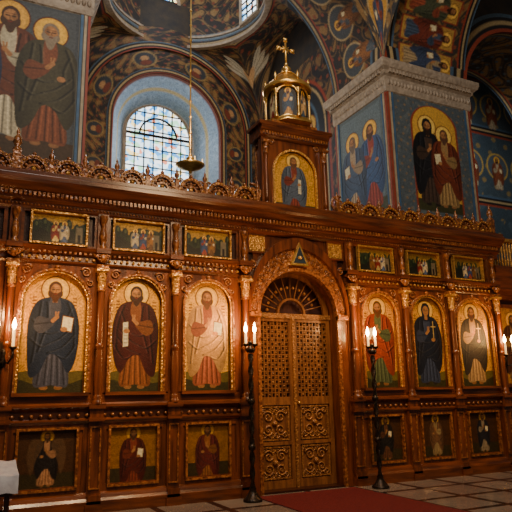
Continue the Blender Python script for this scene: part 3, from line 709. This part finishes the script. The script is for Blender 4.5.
# altar bay
AX=.16
aw=empty('wall_apse'); YE=8.35; HY=2.28; YC=6.07; SQ=10.35; YW=9.5; NR=1.86
aw.location.x=AX
b=MB(); b.plate(-PI_,PI_,15,0,NR,SQ,YE,YE+1.2,PDARK); b.box(-PI_,-NR,YE,YE+1.2,3,SQ,PDARK); b.box(NR,PI_,YE,YE+1.2,3,SQ,PDARK); b.box(-PI_,PI_,YE,YE+1.2,3,5.8,PDARK); b.build('apse_wall_core',aw)
def ubend(R0,R1,Y0,Y1,zb):
    L=(SQ-zb)
    def f(U,V):
        Rr=R0+(R1-R0)*V; k=1.5; tot=2*L+pi*k; s_=U*tot
        x=np.where(s_<L,-Rr,np.where(s_>L+pi*k,Rr,-Rr*np.cos((s_-L)/k)))
        z=np.where(s_<L,zb+s_,np.where(s_>L+pi*k,zb+tot-s_,SQ+Rr*np.sin(np.clip((s_-L)/k,0,pi))))
        return x,Y0+(Y1-Y0)*V,z
    return f
cv=Cv(14,1.2,340,40,hx('92a8bc')); arab(cv,None,hx('a0b4c6'),hx('7c92aa'),9,.5); cv.put(cv.Y<.10,hx('7a4634')); cv.put((cv.Y>.5)&(cv.Y<.62),hx('c0aa74')); cv.put(cv.Y>1.1,hx('d0d4d8')); cv.noise(.06)
surf('niche_reveal',ubend(NR,1.24,YE-.02,YW+.03,5.7),cv,aw)
b=MB(); b.box(-1.5,1.5,YW+.08,YW+.3,5,12.5,PLAST); b.build('niche_back',aw)
for (ra,rb,yo,nm,st) in((NR,NR+.2,.06,'order_inner',1),(NR+.2,2.75,.03,'order_pattern',0),(2.75,3.0,.10,'order_outer',1),(3.0,3.6,.02,'order_field',2)):
    cv=Cv(14,rb-ra,400,max(8,int((rb-ra)*40)),hx('282628'))
    if st==1: stripes(cv,0,rb-ra)
    else:
        arab(cv,None,hx('8c6c40'),hx('864630'),11,.35); hh=(rb-ra)/2
        if st==0:
            for k in range(12): 
                xx=.6+1.17*k; cv.put(cv.em(xx,hh,.27),hx('9a804c')); cv.put(cv.em(xx,hh,.23),hx('343a42')); cv.put(cv.em(xx,hh+.03,.09),hx('b48a5c')); cv.put(cv.em(xx,hh-.12,.14,.09),hx('763a28'))
    cv.noise(.1)
    surf(nm,ubend(ra,rb,YE-yo,YE-yo,5.7),cv,aw)
window('window_1',AX,YW,7.6,10.45,1.16,7,12)
aw2=empty('wall_altar_right')
cv=Cv(4.5,6.4,120,170,hx('2a2a2e')); arab(cv,None,hx('7e6240'),hx('80442e'),5,.4)
for rr,c in((2.0,C0),(1.9,hx('22242a')),(1.8,C1),(1.72,hx('22242a')),(1.4,C2),(1.3,hx('14161c'))):
    cv.put(cv.em(2.25,3.9,rr)|cv.rect(2.25-rr,2.25+rr,0,3.9),c)
for k in range(3): saint(cv,1.35+.9*k,1.5,2.9,hx(['3a3c46','643020','3a4434'][k]),hx(['86765c','3e4a60','967654'][k]),halo=hx('c49840'))
cv.noise(.1)
surf('painted_wall',lambda U,V:(PI_-.01+0*U,YE-(YE-PY1)*U,5.5+6.4*V),cv,aw2)
b=MB(); b.box(PI_+.01,PI_+.3,PY1,YE,0,15,PDARK); b.box(-PI_-.3,-PI_,PY1,YE,0,15,PDARK); b.build('wall_core',aw2)
dm=empty('ceiling_altar_dome'); RZ=13.45; RD=2.45
cv=Cv(14,2.5,420,80,hx('2a2829')); arab(cv,None,hx('886c44'),hx('783e2c'),6,.45); stripes(cv,2.2,2.5)
def fpen(U,V):
    a=2*pi*U; c,s_=np.cos(a),np.sin(a)
    hx_=PI_-.02
    L=np.minimum(hx_/np.maximum(np.abs(c),1e-6),HY/np.maximum(np.abs(s_),1e-6))
    bx,by=L*c,L*s_
    onx=np.abs(bx)>hx_-.01
    zb=np.where(onx,SQ+3.2*np.sqrt(np.clip(1-(by/HY)**2,0,1)),SQ+3.2*np.sqrt(np.clip(1-(bx/hx_)**2,0,1)))
    zb=np.minimum(zb,RZ-.02); t=V; k=np.sin(t*pi/2)
    rr=L+(RD-L)*t**1.3
    return rr*c,YC+rr*s_,zb+(RZ-zb)*(k*.6+t*.4)
for ang in(math.atan2(HY,PI_),pi-math.atan2(HY,PI_)):
    xx=ang/(2*pi)*14
    for s0 in(-1,1):
        for j in range(3):
            w=smooth([(xx,1.15),(xx+s0*.25,1.45-.25*j),(xx+s0*.5,1.5-.38*j),(xx+s0*.35,1.2-.3*j)]); cv.put(cv.pm(w),hx('c0baa6')); cv.mul(cv.lm([(xx,1.15),(xx+s0*.45,1.45-.36*j)],.03),.4)
    cv.put(cv.em(xx,1.2,.13,.15),hx('c8a070'))
cv.noise(.1)
surf('pendentives',fpen,cv,dm)
cv=Cv(15,3.2,380,90,hx('2a2829')); arab(cv,None,hx('886c44'),hx('783e2c'),6,.45); stripes(cv,0,.3); stripes(cv,2.9,3.2); cv.put((cv.Y>.3)&(cv.Y<.5),hx('707a80')); cv.noise(.1)
surf('drum',lambda U,V:(RD*np.cos(2*pi*U),YC+RD*np.sin(2*pi*U),RZ+3.2*V),cv,dm)
b=MB(); 
for z0,z1,rr in((RZ-.04,RZ+.06,RD-.06),(RZ+.35,RZ+.42,RD-.04)):
    vs=[];fs=[];n=64
    for j in range(n):
        a=2*pi*j/n
        for r_,z in((rr,z0),(rr,z1),(RD+.1,z1),(RD+.1,z0)): vs.append((r_*math.cos(a),YC+r_*math.sin(a),z))
    for j in range(n):
        k=(j+1)%n
        for q in range(4): fs.append((4*j+q,4*j+(q+1)%4,4*k+(q+1)%4,4*k+q))
    b.add(vs,fs,STONE)
b.lathe(0,YC,[(RD*math.cos(i/10*pi/2)+.001,RZ+3.2+RD*math.sin(i/10*pi/2)) for i in range(11)],PDARK,32)
b.build('drum_rings_and_cupola',dm)
for i,th in enumerate((90,10,168,-66,234)):
    a=math.radians(th); window('window_%d'%(i+6),(RD-.12)*math.cos(a),YC+(RD-.12)*math.sin(a),RZ+.45,RZ+1.6,.46,3,7,rot=a-pi/2)
# hanging lamp
hl=empty('hanging_lamp'); hl.location=(0,5.8,-.1); s=MB()
s.lathe(0,0,[(.022,8.35),(.022,18.5)],GOLD,8)
for z in np.arange(8.6,18,.5): s.ball((0,0,z),.045,GOLD,6)
s.lathe(0,0,[(.002,7.85),(.05,7.88),(.04,7.92),(.14,7.97),(.34,8.05),(.42,8.12),(.34,8.14),(.16,8.2),(.10,8.27),(.13,8.31),(.06,8.37),(.03,8.45)],GOLD,20)
for k in range(8):
    a=2*pi*k/8; s.lathe(.38*math.cos(a),.38*math.sin(a),[(.02,8.1),(.03,8.14),(.015,8.15),(.015,8.24),(.002,8.26)],WAX,6)
s.build('lamp_rod_and_bowl',hl)

# ================================================================ FLOOR etc
b=MB(); b.box(-14,14,-14,9,-.1,0,FLOORM); b.build('floor')
b=MB(); b.box(-1.03,.86,-8,-.22,0,.015,CARPET); b.build('red_carpet')
def lect(name,X,Y,h=.85):
    e=empty(name); e.location=(X,Y,0); s=MB()
    for a in(-.2,.2):
        for c in(-.16,.16): s.lathe(a,c,[(.03,0),(.03,.05),(.018,.08),(.018,h-.14)],DARKW,8)
    s.box(-.24,.24,-.2,.2,.1,.13,DARKW); s.box(-.24,.24,-.2,.2,h-.3,h-.14,DARKW)
    s.prism([(-.24,h-.14),(.24,h-.14),(.24,h+.02),(-.24,h-.1)],-.27,.27,DARKW,'x')
    n=14; prof=[(-.27,h-.26)]+[(-.26,h-.075)]+[(-.25+.5*k/6,h-.07+.12*k/6) for k in range(7)]+[(.27,h+.03),(.28,h-.16)]
    vs=[];fs=[]
    for i in range(n+1):
        x=-.29+.58*i/n
        for j,(y,z) in enumerate(prof): vs.append((x,y+(.012*math.sin(i*1.7) if j in(0,len(prof)-1) else 0),z+.008*math.sin(i*1.3+j)))
    q=len(prof)
    for i in range(n):
        for j in range(q-1): fs.append((i*q+j,i*q+j+1,(i+1)*q+j+1,(i+1)*q+j))
    s.add(vs,fs,CLOTH,True); s.build('stand_and_cloth',e)
lect('lectern',-5.05,-1.5,.84); lect('lectern',4.98,-.9,1.42)

# ================================================================ LIGHT
w=bpy.data.worlds.new('World'); bpy.context.scene.world=w; w.use_nodes=True
w.node_tree.nodes['Background'].inputs[0].default_value=(.64,.56,.48,1); w.node_tree.nodes['Background'].inputs[1].default_value=.10
def L(kind,name,loc,energy,col,size=.1,target=None,**k):
    l=bpy.data.lights.new(name,kind); l.energy=energy; l.color=col
    if kind=='AREA': l.size=size
    else: l.shadow_soft_size=size
    for a,v in k.items(): setattr(l,a,v)
    o=bpy.data.objects.new(name,l); bpy.context.collection.objects.link(o); o.location=loc
    if target is not None: o.rotation_euler=(Vector(target)-Vector(loc)).to_track_quat('-Z','Y').to_euler()
    return o
for X_ in(-4.2,-2.99,-1.78,0,1.78,2.99,4.2):
    L('SPOT','spot_light',(X_*.95,-2.4,5.6),(540 if X_<-2 else 460 if X_<0 else 380) if X_ else 300,(1,.65,.30),.12,(X_,0,2.45),spot_size=math.radians(46),spot_blend=1)
for X_ in(-1.22,1.22): L('POINT','candle_light',(X_,-.70,2.9),38,(1,.46,.15),.06)
for X_ in(-4.92,4.92): L('POINT','candle_light',(X_,-.5,2.85),30,(1,.46,.15),.06)
L('AREA','nave_window_light',(-4,-7,12),540,(1,.92,.82),3,(3,2,7.5))
L('AREA','front_fill_light',(-1,-7,7),190,(1,.64,.34),1.5,(0,0,4.0))  # added warm fill aimed at the screen front, not an actual lamp
L('POINT','altar_lamp_light',(0,5,9.2),140,(1,.70,.40),.3)
L('AREA','apse_window_light',(AX,9.3,10),60,(.75,.87,1),1.4,(0,5,9.8))
L('POINT','dome_light',(0,YC,15),170,(.95,.92,.9),.5)
L('AREA','aisle_light',(9,2.5,11),110,(.95,.92,.9),2,(8,5.5,7))

# ================================================================ CAMERA
f=600; p=math.atan(139/600); al=math.radians(63.66); roll=math.radians(1.15)
H=Vector((math.cos(al),math.sin(al),0)); Z=Vector((0,0,1))
F=H*math.cos(p)+Z*math.sin(p); R0=Vector((math.sin(al),-math.cos(al),0)); U0=R0.cross(F)
Rv=R0*math.cos(roll)-U0*math.sin(roll); U=U0*math.cos(roll)+R0*math.sin(roll)
cam=bpy.data.cameras.new('camera'); co=bpy.data.objects.new('camera',cam); bpy.context.collection.objects.link(co)
cam.sensor_width=36; cam.lens=36*f/512; cam.clip_end=200
M=Matrix((Rv,U,-F)).transposed().to_4x4(); M.translation=Vector((-5.49,-9.4,1.6)); co.matrix_world=M
bpy.context.scene.camera=co
